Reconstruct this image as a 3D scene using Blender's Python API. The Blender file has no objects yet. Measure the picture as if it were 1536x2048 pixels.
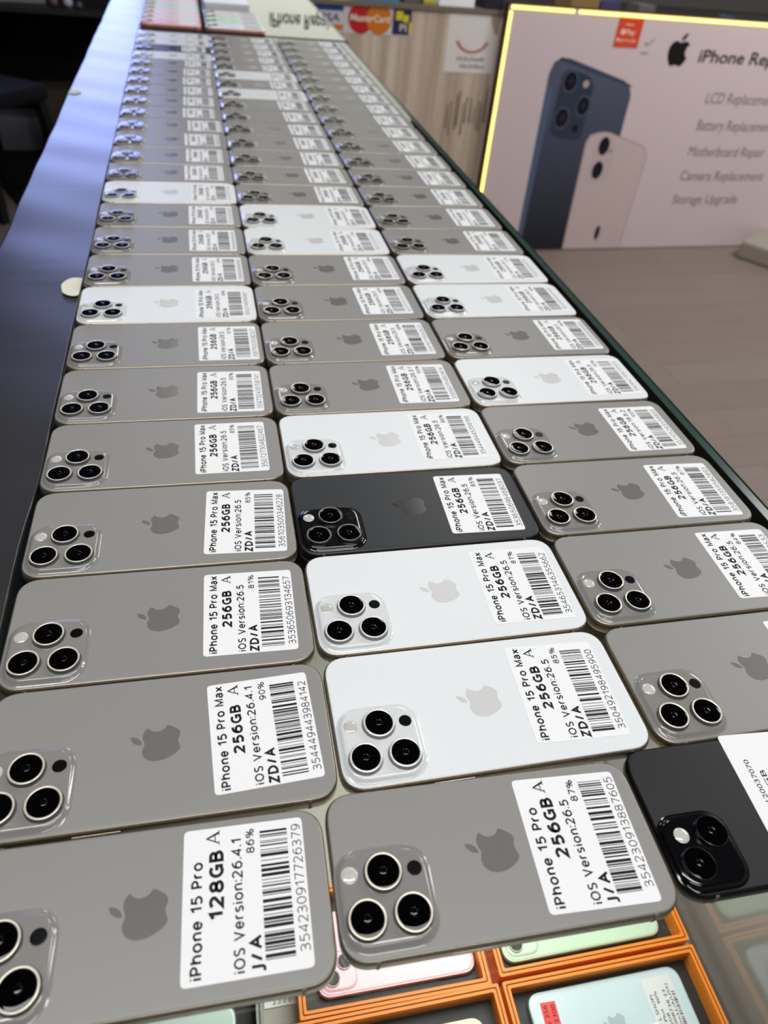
import bpy, bmesh, math, random
from mathutils import Vector, Matrix
from mathutils.geometry import tessellate_polygon

# ------------------------------------------------------------------ units
# Everything below is written in millimetres around the left row's eighth
# phone; G lifts it so that the shop floor is world z = 0.
S = 0.001
ZG = 1008.25            # phone backs lie 1008 mm over the floor
R = math.radians
random.seed(7)
scene = bpy.context.scene
COL = scene.collection

# ------------------------------------------------------------------ camera
cam_d = bpy.data.cameras.new('camera')
cam = bpy.data.objects.new('camera', cam_d); COL.objects.link(cam)
cam.location = (37.517*S, -662.870*S, (314.516+ZG)*S)
cam.rotation_euler = (0.8560543, -0.0851889, -0.2091967)
cam_d.sensor_fit = 'HORIZONTAL'; cam_d.sensor_width = 36.0
cam_d.lens = 36.0*1459.138/1536.0
cam_d.clip_start = 0.02; cam_d.clip_end = 60
cam_d.dof.use_dof = True
cam_d.dof.focus_distance = 0.425
cam_d.dof.aperture_fstop = 12.5
scene.camera = cam

# ------------------------------------------------------------------ colour management, world
vs = scene.view_settings
scene.display_settings.display_device = 'sRGB'
vs.view_transform = 'Standard'; vs.look = 'None'; vs.gamma = 1.0
vs.use_curve_mapping = False
vs.exposure = -0.06
try:
    scene.cycles.use_denoising = True
    scene.cycles.max_bounces = 10
    scene.cycles.transparent_max_bounces = 16
    scene.cycles.caustics_reflective = False
    scene.cycles.caustics_refractive = False
    scene.cycles.sample_clamp_indirect = 6.0
except Exception:
    pass

world = bpy.data.worlds.new('world'); scene.world = world
world.use_nodes = True
bgn = world.node_tree.nodes['Background']
bgn.inputs[0].default_value = (0.93, 0.96, 1.0, 1)
bgn.inputs[1].default_value = 0.16

# ceiling light panels: (x, y, size_x, size_y, watts)
CEIL_Z = 2750.0
SIGN_E, SCREEN_E, LED_E = 1.0, 6.6, 6.0
LIGHTS = [(-420, -380, 700, 240, 12), (480, -440, 1000, 240, 13), (200, -1250, 1100, 240, 9), (95, 2750, 330, 900, 9),
          (1140, 1900, 330, 900, 15), (2800, 600, 1100, 240, 22), (3150, 1500, 1100, 240, 52)]
def area(name, loc, sx, sy, watts, rot=(0, 0, 0), color=(1, 1, 1)):
    l = bpy.data.lights.new(name, 'AREA'); l.shape = 'RECTANGLE'
    l.size = sx*S; l.size_y = sy*S; l.energy = watts; l.color = color
    o = bpy.data.objects.new(name, l); COL.objects.link(o)
    o.location = (loc[0]*S, loc[1]*S, loc[2]*S); o.rotation_euler = rot
    return o
for i, (x, y, sx, sy, w) in enumerate(LIGHTS):
    area('ceiling_panel_light', (x, y, CEIL_Z-12), sx, sy, w, color=(1.0, 0.995, 0.985))
# unseen broad lamp added under the phones, in place of showcase strips
area('showcase_strip_light', (240, -345, ZG-26), 290, 260, 2.4, rot=(0, 0, 0), color=(1, 0.97, 0.92))

# ------------------------------------------------------------------ materials
def lin(c):
    out = []
    for v in c[:3]:
        v = v/255.0
        out.append(v/12.92 if v <= 0.04045 else ((v+0.055)/1.055)**2.4)
    return (*out, 1.0)
MATS = {}
def mat(name, rgb=(128, 128, 128), rough=0.5, metal=0.0, spec=0.5, emit=None, estr=0.0, coat=0.0, bump=None, noise=None, trans=None):
    if name in MATS: return MATS[name]
    m = bpy.data.materials.new(name); m.use_nodes = True
    nt = m.node_tree; b = nt.nodes['Principled BSDF']
    b.inputs['Base Color'].default_value = lin(rgb)
    b.inputs['Roughness'].default_value = rough
    b.inputs['Metallic'].default_value = metal
    b.inputs['Specular IOR Level'].default_value = spec
    if coat:
        b.inputs['Coat Weight'].default_value = coat
        b.inputs['Coat Roughness'].default_value = 0.05
    if emit is not None:
        b.inputs['Emission Color'].default_value = lin(emit)
        b.inputs['Emission Strength'].default_value = estr
    if noise:                      # (scale, rgb2) mottling that belongs to the material
        tc = nt.nodes.new('ShaderNodeTexCoord'); n = nt.nodes.new('ShaderNodeTexNoise')
        n.inputs['Scale'].default_value = noise[0]; n.inputs['Detail'].default_value = 6
        mx = nt.nodes.new('ShaderNodeMix'); mx.data_type = 'RGBA'
        mx.inputs[6].default_value = lin(rgb); mx.inputs[7].default_value = lin(noise[1])
        mp = nt.nodes.new('ShaderNodeMapping')
        if len(noise) > 2: mp.inputs['Scale'].default_value = noise[2]
        nt.links.new(tc.outputs['Object'], mp.inputs[0]); nt.links.new(mp.outputs[0], n.inputs['Vector'])
        nt.links.new(n.outputs['Fac'], mx.inputs[0]); nt.links.new(mx.outputs[2], b.inputs['Base Color'])
    if bump:                       # (scale, strength, distance, stretch)
        tc = nt.nodes.new('ShaderNodeTexCoord'); n = nt.nodes.new('ShaderNodeTexNoise')
        n.inputs['Scale'].default_value = bump[0]; n.inputs['Detail'].default_value = 4
        bp = nt.nodes.new('ShaderNodeBump'); bp.inputs['Strength'].default_value = bump[1]; bp.inputs['Distance'].default_value = bump[2]
        mp = nt.nodes.new('ShaderNodeMapping')
        if len(bump) > 3: mp.inputs['Scale'].default_value = bump[3]
        nt.links.new(tc.outputs['Object'], mp.inputs[0]); nt.links.new(mp.outputs[0], n.inputs['Vector'])
        nt.links.new(n.outputs['Fac'], bp.inputs['Height']); nt.links.new(bp.outputs[0], b.inputs['Normal'])
    MATS[name] = m
    return m

def glass_mat(name, tint=(0.93, 0.97, 0.95), ior=1.5):
    if name in MATS: return MATS[name]
    m = bpy.data.materials.new(name); m.use_nodes = True
    nt = m.node_tree; nt.nodes.clear()
    out = nt.nodes.new('ShaderNodeOutputMaterial'); mix = nt.nodes.new('ShaderNodeMixShader')
    fr = nt.nodes.new('ShaderNodeFresnel'); fr.inputs['IOR'].default_value = ior
    tr = nt.nodes.new('ShaderNodeBsdfTransparent'); tr.inputs[0].default_value = (*tint, 1)
    gl = nt.nodes.new('ShaderNodeBsdfGlossy'); gl.inputs['Roughness'].default_value = 0.015
    gl.inputs['Color'].default_value = (1, 1, 1, 1)
    nt.links.new(fr.outputs[0], mix.inputs[0]); nt.links.new(tr.outputs[0], mix.inputs[1]); nt.links.new(gl.outputs[0], mix.inputs[2])
    nt.links.new(mix.outputs[0], out.inputs[0])
    MATS[name] = m
    return m

def wood_mat(name, c1, c2, c3, scale, rough=0.5, vertical=True):
    if name in MATS: return MATS[name]
    m = bpy.data.materials.new(name); m.use_nodes = True
    nt = m.node_tree; b = nt.nodes['Principled BSDF']; b.inputs['Roughness'].default_value = rough
    tc = nt.nodes.new('ShaderNodeTexCoord'); mp = nt.nodes.new('ShaderNodeMapping')
    mp.inputs['Scale'].default_value = scale
    n = nt.nodes.new('ShaderNodeTexNoise'); n.inputs['Scale'].default_value = 1.0; n.inputs['Detail'].default_value = 5; n.inputs['Roughness'].default_value = 0.6
    cr = nt.nodes.new('ShaderNodeValToRGB')
    cr.color_ramp.elements[0].position = 0.34; cr.color_ramp.elements[0].color = lin(c1)
    cr.color_ramp.elements[1].position = 0.68; cr.color_ramp.elements[1].color = lin(c3)
    e = cr.color_ramp.elements.new(0.5); e.color = lin(c2)
    nt.links.new(tc.outputs['Object'], mp.inputs[0]); nt.links.new(mp.outputs[0], n.inputs['Vector'])
    nt.links.new(n.outputs['Fac'], cr.inputs[0]); nt.links.new(cr.outputs[0], b.inputs['Base Color'])
    MATS[name] = m
    return m

# ------------------------------------------------------------------ mesh helpers
class MB:
    """Collects polygons (in mm) with material slots and builds ONE mesh object."""
    def __init__(self): self.v = []; self.f = []; self.mi = []; self.mats = []; self.sm = []
    def slot(self, m):
        if m not in self.mats: self.mats.append(m)
        return self.mats.index(m)
    def poly(self, pts, m, smooth=False):
        i0 = len(self.v); self.v += [tuple(p) for p in pts]
        self.f.append(list(range(i0, i0+len(pts)))); self.mi.append(self.slot(m)); self.sm.append(smooth)
    def raw(self, verts, faces, m, smooth=False):
        i0 = len(self.v); self.v += [tuple(p) for p in verts]; s = self.slot(m)
        for f in faces: self.f.append([i0+i for i in f]); self.mi.append(s); self.sm.append(smooth)
    def box(self, a, b, m):
        x0, y0, z0 = a; x1, y1, z1 = b
        v = [(x0,y0,z0),(x1,y0,z0),(x1,y1,z0),(x0,y1,z0),(x0,y0,z1),(x1,y0,z1),(x1,y1,z1),(x0,y1,z1)]
        f = [(3,2,1,0),(4,5,6,7),(0,1,5,4),(1,2,6,5),(2,3,7,6),(3,0,4,7)]
        self.raw(v, f, m)
    def bbox(self, a, b, m, r=2.0):
        """box with bevelled edges"""
        bm = bmesh.new(); bmesh.ops.create_cube(bm, size=1.0)
        for v in bm.verts:
            v.co = Vector((a[i]+(b[i]-a[i])*(v.co[i]+0.5) for i in range(3)))
        bmesh.ops.bevel(bm, geom=bm.edges[:], offset=r, segments=2, affect='EDGES', profile=0.6)
        bm.verts.ensure_lookup_table(); bm.verts.index_update()
        self.raw([v.co[:] for v in bm.verts], [[v.index for v in f.verts] for f in bm.faces], m); bm.free()
    def loops(self, loops, m, cap0=False, cap1=True, smooth=True, mats=None, capm=None):
        """skin a list of equally long vertex rings"""
        i0 = len(self.v); n = len(loops[0])
        for L in loops: self.v += [tuple(p) for p in L]
        for k in range(len(loops)-1):
            s = self.slot(mats[k] if mats else m)
            for i in range(n):
                j = (i+1) % n
                self.f.append([i0+k*n+i, i0+k*n+j, i0+(k+1)*n+j, i0+(k+1)*n+i]); self.mi.append(s); self.sm.append(smooth)
        if cap0: self.f.append([i0+i for i in range(n)][::-1]); self.mi.append(self.slot(m)); self.sm.append(False)
        if cap1:
            k = len(loops)-1
            self.f.append([i0+k*n+i for i in range(n)]); self.mi.append(self.slot(capm or (mats[-1] if mats else m))); self.sm.append(False)
    def lathe(self, prof, m, c=(0, 0), n=40, mats=None, cap0=False, cap1=True, smooth=True, sx=1.0, capm=None):
        L = []
        for r, z in prof:
            L.append([(c[0]+sx*r*math.cos(2*math.pi*i/n), c[1]+r*math.sin(2*math.pi*i/n), z) for i in range(n)])
        self.loops(L, m, cap0, cap1, smooth, mats, capm)
    def mesh(self, name):
        me = bpy.data.meshes.new(name)
        me.from_pydata([(x*S, y*S, z*S) for x, y, z in self.v], [], self.f)
        for m in self.mats: me.materials.append(m)
        me.polygons.foreach_set('material_index', self.mi)
        me.polygons.foreach_set('use_smooth', self.sm)
        me.update()
        return me
    def obj(self, name, parent=None, loc=(0, 0, 0), rz=0.0):
        return link(name, self.mesh(name), parent, loc, rz)

def link(name, data, parent=None, loc=(0, 0, 0), rz=0.0):
    o = bpy.data.objects.new(name, data); COL.objects.link(o)
    o.location = Vector(loc)*S; o.rotation_euler = (0, 0, rz)
    if parent is not None: o.parent = parent
    return o
def thing(name, label, cat, loc=(0, 0, 0), rz=0.0, group=None):
    o = link(name, None, None, loc, rz); o.empty_display_size = 0.02
    return tag(o, label, cat, group)
def tag(o, label=None, cat=None, group=None, kind=None):
    if label: o['label'] = label
    if cat: o['category'] = cat
    if group: o['group'] = group
    if kind: o['kind'] = kind
    return o
def copy_tree(o, parent=None):
    c = o.copy(); COL.objects.link(c)
    if parent is not None: c.parent = parent
    for ch in list(o.children): copy_tree(ch, c)
    return c

def rrect(hx, hy, r, z, c=(0, 0), n=8, p=2.4):
    """rounded rectangle ring, corners as superellipse arcs"""
    pts = []
    r = min(r, hx, hy)
    for q, (sx, sy) in enumerate(((1, 1), (-1, 1), (-1, -1), (1, -1))):
        for i in range(n+1):
            t = math.pi/2*i/n
            if q % 2 == 0: ct, st = math.cos(t), math.sin(t)
            else: ct, st = math.sin(t), math.cos(t)
            ex, ey = abs(ct)**(2/p), abs(st)**(2/p)
            pts.append((c[0]+sx*(hx-r+r*ex), c[1]+sy*(hy-r+r*ey), z))
    return pts

def flat(mb, pts2, z, m, f=lambda x, y, z: (x, y, z)):
    """filled 2D outline at height z"""
    tris = tessellate_polygon([[Vector((p[0], p[1], 0)) for p in pts2]])
    v = [f(p[0], p[1], z) for p in pts2]
    fs = []
    for t in tris:
        a, b, c = [pts2[i] for i in t]
        cr = (b[0]-a[0])*(c[1]-a[1])-(b[1]-a[1])*(c[0]-a[0])
        fs.append(tuple(t) if cr > 0 else tuple(t)[::-1])
    mb.raw(v, fs, m)

# ------------------------------------------------------------------ lettering
FONT = {}
def glyphs(s, weight):
    key = (s, weight)
    if key in FONT: return FONT[key]
    cu = bpy.data.curves.new('t', 'FONT'); cu.body = s; cu.size = 1.0
    cu.resolution_u = 3; cu.offset = weight; cu.fill_mode = 'BOTH'
    o = bpy.data.objects.new('t', cu)
    me = o.to_mesh()
    v = [tuple(x.co) for x in me.vertices]; f = [list(p.vertices) for p in me.polygons]
    o.to_mesh_clear(); bpy.data.objects.remove(o); bpy.data.curves.remove(cu)
    FONT[key] = (v, f)
    return FONT[key]
def cap_h(weight):
    v, f = glyphs('H', weight); return max(p[1] for p in v)
def text(mb, s, u0, u1, base, h, z, m, weight=0.0, f=lambda x, y, z: (x, y, z), slant=0.0):
    """string s from u0 to u1 along the baseline, cap height h; f maps (u, v, z) to the mesh"""
    v, fs = glyphs(s, weight)
    if not v: return
    x0 = min(p[0] for p in v); x1 = max(p[0] for p in v); k = h/cap_h(weight)
    kx = (u1-u0)/(x1-x0) if u1 is not None else k
    out = [f(u0+(p[0]-x0)*kx+slant*p[1]*k, base+p[1]*k, z) for p in v]
    a, b, c = [Vector(f(*q, 0)) for q in ((0, 0), (1, 0), (0, 1))]
    flip = (b-a).cross(c-a).z < 0
    mb.raw(out, [g[::-1] if flip else g for g in fs], m)

# a drawn humanist sans for the stickers: every glyph is a set of pen strokes
def _arc(cx, cy, rx, ry, a0, a1, n=12):
    return [(cx+rx*math.cos(R(a0+(a1-a0)*i/n)), cy+ry*math.sin(R(a0+(a1-a0)*i/n))) for i in range(n+1)]
def _bz(*p, n=7):
    return [tuple((1-t)**3*p[0][i]+3*(1-t)**2*t*p[1][i]+3*(1-t)*t*t*p[2][i]+t**3*p[3][i] for i in (0, 1)) for t in [k/n for k in range(n+1)]]
_o = _arc(.5, .37, .5, .37, 0, 360, 18)
_six = [_bz((.9, 1), (.3, 1.03), (0, .8), (0, .33))+_arc(.5, .33, .5, .33, 180, 540, 18)]
_S = _bz((.93, .92), (.55, 1.06), (0, 1.02), (0, .74))+_bz((0, .74), (0, .48), (1, .54), (1, .26))[1:]+_bz((1, .26), (1, -.06), (.4, -.06), (0, .07))[1:]
PEN = {   # glyph: (width, strokes) in cap heights; strokes run 0..1 across the width
 '0': (.62, [_arc(.5, .5, .5, .5, 0, 360, 22)]), '1': (.36, [[(0, .78), (.85, 1), (.85, 0)]]),
 '2': (.60, [_arc(.47, .73, .5, .27, 155, -25)+[(0, 0), (1, 0)]]),
 '3': (.60, [_arc(.42, .76, .5, .24, 145, -90), [(.2, .52), (.42, .52)], _arc(.42, .26, .58, .26, 90, -140)]),
 '4': (.64, [[(.76, 0), (.76, 1), (0, .29), (1, .29)]]),
 '5': (.58, [[(.92, 1), (.16, 1), (.09, .57)]+_arc(.42, .31, .58, .31, 112, -140)]),
 '6': (.62, _six), '7': (.60, [[(0, 1), (1, 1), (.36, 0)]]),
 '8': (.62, [_arc(.5, .76, .42, .24, 0, 360, 18), _arc(.5, .26, .5, .26, 0, 360, 18)]),
 '9': (.62, [[(1-x, 1-y) for x, y in _six[0]]]),
 'i': (0, [[(0, 0), (0, .74)], [(0, .93), (0, 1.06)]]), 'P': (.54, [[(0, 0), (0, 1), (.45, 1)]+_arc(.45, .72, .55, .28, 90, -90)+[(0, .44)]]),
 'h': (.52, [[(0, 0), (0, 1.06)], _bz((0, .42), (.05, .86), (1, .88), (1, .46))+[(1, 0)]]),
 'n': (.52, [[(0, 0), (0, .74)], _bz((0, .42), (.05, .86), (1, .88), (1, .46))+[(1, 0)]]),
 'o': (.60, [_o]), 'e': (.56, [[(.04, .38), (1, .38)]+_arc(.5, .37, .5, .37, 0, 318, 16)]),
 'r': (.32, [[(0, 0), (0, .74)], _bz((0, .40), (.1, .70), (.5, .78), (1, .73))]),
 'M': (.80, [[(0, 0), (0, 1), (.5, .08), (1, 1), (1, 0)]]),
 'a': (.50, [_bz((.08, .66), (.5, .82), (1, .80), (1, .46))+[(1, 0)], _bz((1, .42), (.25, .44), (0, .34), (0, .19))+_bz((0, .19), (0, -.06), (.9, -.08), (1, .24))[1:]]),
 'x': (.56, [[(0, 0), (1, .74)], [(0, .74), (1, 0)]]), 'S': (.52, [_S]), 's': (.44, [[(x, y*.74) for x, y in _S]]), 'O': (.78, [_arc(.5, .5, .5, .5, 0, 360, 22)]),
 'V': (.70, [[(0, 1), (.5, 0), (1, 1)]]), 'G': (.70, [_arc(.52, .5, .52, .5, 48, 300, 18)+[(1, .07), (1, .47), (.56, .47)]]),
 'B': (.58, [[(0, 0), (0, 1), (.45, 1)]+_arc(.45, .77, .45, .23, 90, -90)+[(0, .54), (.5, .54)]+_arc(.5, .27, .5, .27, 90, -90)+[(0, 0)]]),
 'D': (.66, [[(0, 0), (0, 1), (.3, 1)]+_arc(.3, .5, .7, .5, 90, -90)+[(0, 0)]]), 'Z': (.58, [[(0, 1), (1, 1), (0, 0), (1, 0)]]),
 'J': (.22, [[(1, 1), (1, .1)]+_bz((1, .1), (1, -.2), (.6, -.28), (-.4, -.2))]), 'A': (.74, [[(0, 0), (.5, 1), (1, 0)], [(.19, .36), (.81, .36)]]),
 '/': (.36, [[(0, 0), (1, 1)]]), ':': (0, [[(0, 0), (0, .15)], [(0, .60), (0, .75)]]), '.': (0, [[(0, 0), (0, .15)]]),
 '%': (1.0, [_arc(.2, .76, .2, .24, 0, 360, 12), _arc(.8, .24, .2, .24, 0, 360, 12), [(.22, 0), (.78, 1)]]), ' ': (.14, []),
}
def pen_text(mb, s, u0, u1, base, h, z, m, wt=0.13, f=lambda x, y, z: (x, y, z)):
    """monoline lettering fitted between u0 and u1; wt = stroke width in cap heights"""
    sb = 0.085; x = 0.0; spots = []
    for ch in s:
        w, st = PEN[ch]; w = w+0.0
        x += sb+wt/2; spots.append((x, w, st)); x += w+wt/2+sb
    tot = x-2*sb; k = (u1-u0)/tot; hw = wt*h/2
    a, b, c = [Vector(f(*q, 0)) for q in ((0, 0), (1, 0), (0, 1))]
    flip = (b-a).cross(c-a).z < 0
    for gx, w, st in spots:
        for L in st:
            P = [(u0+(gx-sb+w*px)*k, base+(wt/2+(1-wt)*py)*h) for px, py in L]
            closed = len(P) > 3 and math.dist(P[0], P[-1]) < 1e-4
            n = len(P); A = []; B = []
            for i in range(n):
                p0 = P[i-1] if i > 0 else (P[-2] if closed else None); p2 = P[i+1] if i < n-1 else (P[1] if closed else None)
                d1 = (Vector(P[i])-Vector(p0)) if p0 else None; d2 = (Vector(p2)-Vector(P[i])) if p2 else None
                d1 = d1.normalized() if d1 and d1.length > 1e-9 else None; d2 = d2.normalized() if d2 and d2.length > 1e-9 else None
                if d1 is None: d1 = d2
                if d2 is None: d2 = d1
                n1 = Vector((-d1.y, d1.x)); n2 = Vector((-d2.y, d2.x)); mm = n1+n2
                mm = mm.normalized() if mm.length > 1e-3 else n1
                q = hw/max(0.42, mm.dot(n1))
                e = 0.0
                p = Vector(P[i])
                if not closed and i == 0 and n == 2: p = p-d1*0.0
                A.append(p+mm*q); B.append(p-mm*q)
            vv = [f(q.x, q.y, z) for q in A]+[f(q.x, q.y, z) for q in B]
            fs = [(i, n+i, n+i+1, i+1) for i in range(n-1)]
            mb.raw(vv, [g[::-1] for g in fs] if flip else fs, m)

def bez(p0, p1, p2, p3, n=7):
    return [tuple((1-t)**3*p0[i]+3*(1-t)**2*t*p1[i]+3*(1-t)*t*t*p2[i]+t**3*p3[i] for i in (0, 1)) for t in [k/n for k in range(1, n+1)]]
def relpath(start, segs):
    cur = start; pts = [start]
    for s in segs:
        a = (cur[0]+s[0], cur[1]+s[1]); b = (cur[0]+s[2], cur[1]+s[3]); c = (cur[0]+s[4], cur[1]+s[5])
        pts += bez(cur, a, b, c); cur = c
    if math.dist(pts[0], pts[-1]) < 0.05: pts.pop()
    return pts
FRUIT = relpath((12.152, 6.896), [(-.948,0,-2.415,-1.078,-3.96,-1.04),(-2.04,.027,-3.91,1.183,-4.961,3.014),(-2.117,3.675,-.546,9.103,1.519,12.09),
    (1.013,1.454,2.208,3.09,3.792,3.039),(1.52,-.065,2.09,-.987,3.935,-.987),(1.831,0,2.35,.987,3.96,.948),(1.637,-.026,2.676,-1.48,3.676,-2.948),
    (1.156,-1.688,1.636,-3.325,1.662,-3.415),(-.039,-.013,-3.182,-1.221,-3.22,-4.857),(-.026,-3.04,2.48,-4.494,2.597,-4.559),(-1.429,-2.09,-3.623,-2.324,-4.39,-2.376),(-2,-.156,-3.675,1.09,-4.61,1.09)])
LEAF = relpath((15.53, 3.83), [(.843,-1.012,1.4,-2.427,1.245,-3.83),(-1.207,.052,-2.662,.805,-3.532,1.818),(-.78,.896,-1.454,2.338,-1.273,3.714),(1.338,.104,2.715,-.688,3.559,-1.701)])
def logo_pts(k):
    """outline pair with the body's centre at 0, y up, k mm per unit"""
    g = lambda P: [((x-11.55)*k, -(y-14.95)*k) for x, y in P]
    return g(FRUIT), g(LEAF)

# ------------------------------------------------------------------ stickers on the phones
M_PAPER = mat('label_paper', (226, 227, 228), 0.6, spec=0.3)
M_INK = mat('label_ink', (18, 18, 20), 0.6, spec=0.2)
def rot90(u, v, z): return (-v, u, z)      # text runs up the label, its top to the left

def serif_a(mb, r0, r1, t, h, z, m):
    w = r1-r0
    g = lambda x, y: (t-y*h, r0+x*w, z)
    for q in ([(.08,0),(.17,0),(.51,.90),(.46,1.0)], [(.43,1.0),(.54,1.0),(.94,0),(.77,0)], [(.24,.29),(.70,.29),(.67,.37),(.27,.37)],
              [(.0,0),(.28,0),(.28,.065),(.0,.065)], [(.64,0),(1.02,0),(1.02,.065),(.64,.065)]):
        pts = [g(*p) for p in q]
        a, b, c = [Vector(p) for p in pts[:3]]
        if (b-a).cross(c-a).z < 0: pts = pts[::-1]
        mb.poly(pts, m)

def barcode(mb, t0, t1, r0, r1, seed, z, m):
    rnd = random.Random(seed); mods = []
    while sum(mods) < 150: mods.append(rnd.choice((1, 1, 1, 2, 2, 3, 4)))
    if len(mods) % 2 == 0: mods.pop()
    tot = sum(mods); r = r0
    for i, w in enumerate(mods):
        d = (r1-r0)*w/tot
        if i % 2 == 0: mb.poly([(t0, r, z), (t1, r, z), (t1, r+d*0.96, z), (t0, r+d*0.96, z)], m)
        r += d

def label_mesh(name, model, size, ver, pct, reg, num, pro=False):
    """50 x 60 mm sticker, origin at its centre; text reads up its length"""
    mb = MB()
    W, H = 25.0, 29.7
    mb.loops([rrect(W, H, 2.2, 0, n=4), rrect(W, H, 2.2, 0.12, n=4)], M_PAPER, cap1=True, smooth=False)
    f = lambda u, v, z: (-v-W, u-H, z)     # u: 0..59 along the label, v: minus line position
    z = 0.17
    T = lambda s, u0, u1, base, h, w: pen_text(mb, s, u0, u1, -base, h, z, M_INK, w, f)
    g = lambda t: t-W
    if pro:
        T(model, 2.0, 45.5, 8.0, 4.7, 0.185)
        T(size, 22.0, 49.5, 16.4, 6.0, 0.225)
        serif_a(mb, 51.8-H, 58.2-H, g(14.7), 5.4, z, M_INK)
        T(ver, 2.0, 2.0+51.5*len(ver)/18.0, 24.0, 4.4, 0.165)
        T(pct, 46.5, 57.0, 29.2, 3.5, 0.16)
        T(reg, 1.6, 14.6, 30.8, 5.0, 0.22)
        barcode(mb, g(31.6), g(43.2), 5.0-H, 55.5-H, num, z, M_INK)
        T(num, 6.0, 56.6, 49.0, 4.0, 0.10)
    else:
        T(model, 1.5, 58.0, 7.6, 4.5, 0.185)
        T(size, 18.8, 45.7, 15.4, 5.4, 0.225)
        serif_a(mb, 51.2-H, 57.6-H, g(15.0), 5.1, z, M_INK)
        T(ver, 1.5, 1.5+48.1*min(1.13, len(ver)/16.0), 22.4, 4.2, 0.165)
        T(pct, 46.3 if len(pct) < 4 else 44.5, 57.0, 28.3, 3.4, 0.15)
        T(reg, 0.9, 19.1, 29.3, 5.0, 0.22)
        barcode(mb, g(30.7), g(42.9), 3.5-H, 54.6-H, num, z, M_INK)
        T(num, 3.8, 54.0, 49.0, 4.0, 0.105)
    return mb.mesh(name)

# ------------------------------------------------------------------ phones
FIN = {   # finish: (back, plate, frame, ring, logo, logo_rough)
    'grey':  dict(back=(133, 131, 128), plate=(128, 126, 123), frame=(150, 140, 124), ring=(214, 208, 192), logo=(106, 104, 102)),
    'white': dict(back=(213, 217, 219), plate=(204, 207, 208), frame=(170, 160, 146), ring=(222, 220, 214), logo=(196, 196, 196)),
    'black': dict(back=(36, 38, 40), plate=(15, 16, 17), frame=(52, 50, 48), ring=(110, 110, 110), logo=(6, 6, 7)),
}
M_LENS = mat('lens_glass', (2, 2, 2), 0.03, spec=0.16)
M_LENS_IN = mat('lens_inner', (4, 4, 5), 0.05, spec=0.3)
M_SENSOR = mat('sensor_dark', (10, 9, 10), 0.2, spec=0.3)
M_FLASH = mat('flash_diffuser', (182, 181, 174), 0.25, coat=0.6)
M_BAND = mat('antenna_band', (96, 88, 78), 0.5)
M_SCREEN = mat('phone_screen_glass', (6, 6, 7), 0.08)

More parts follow.
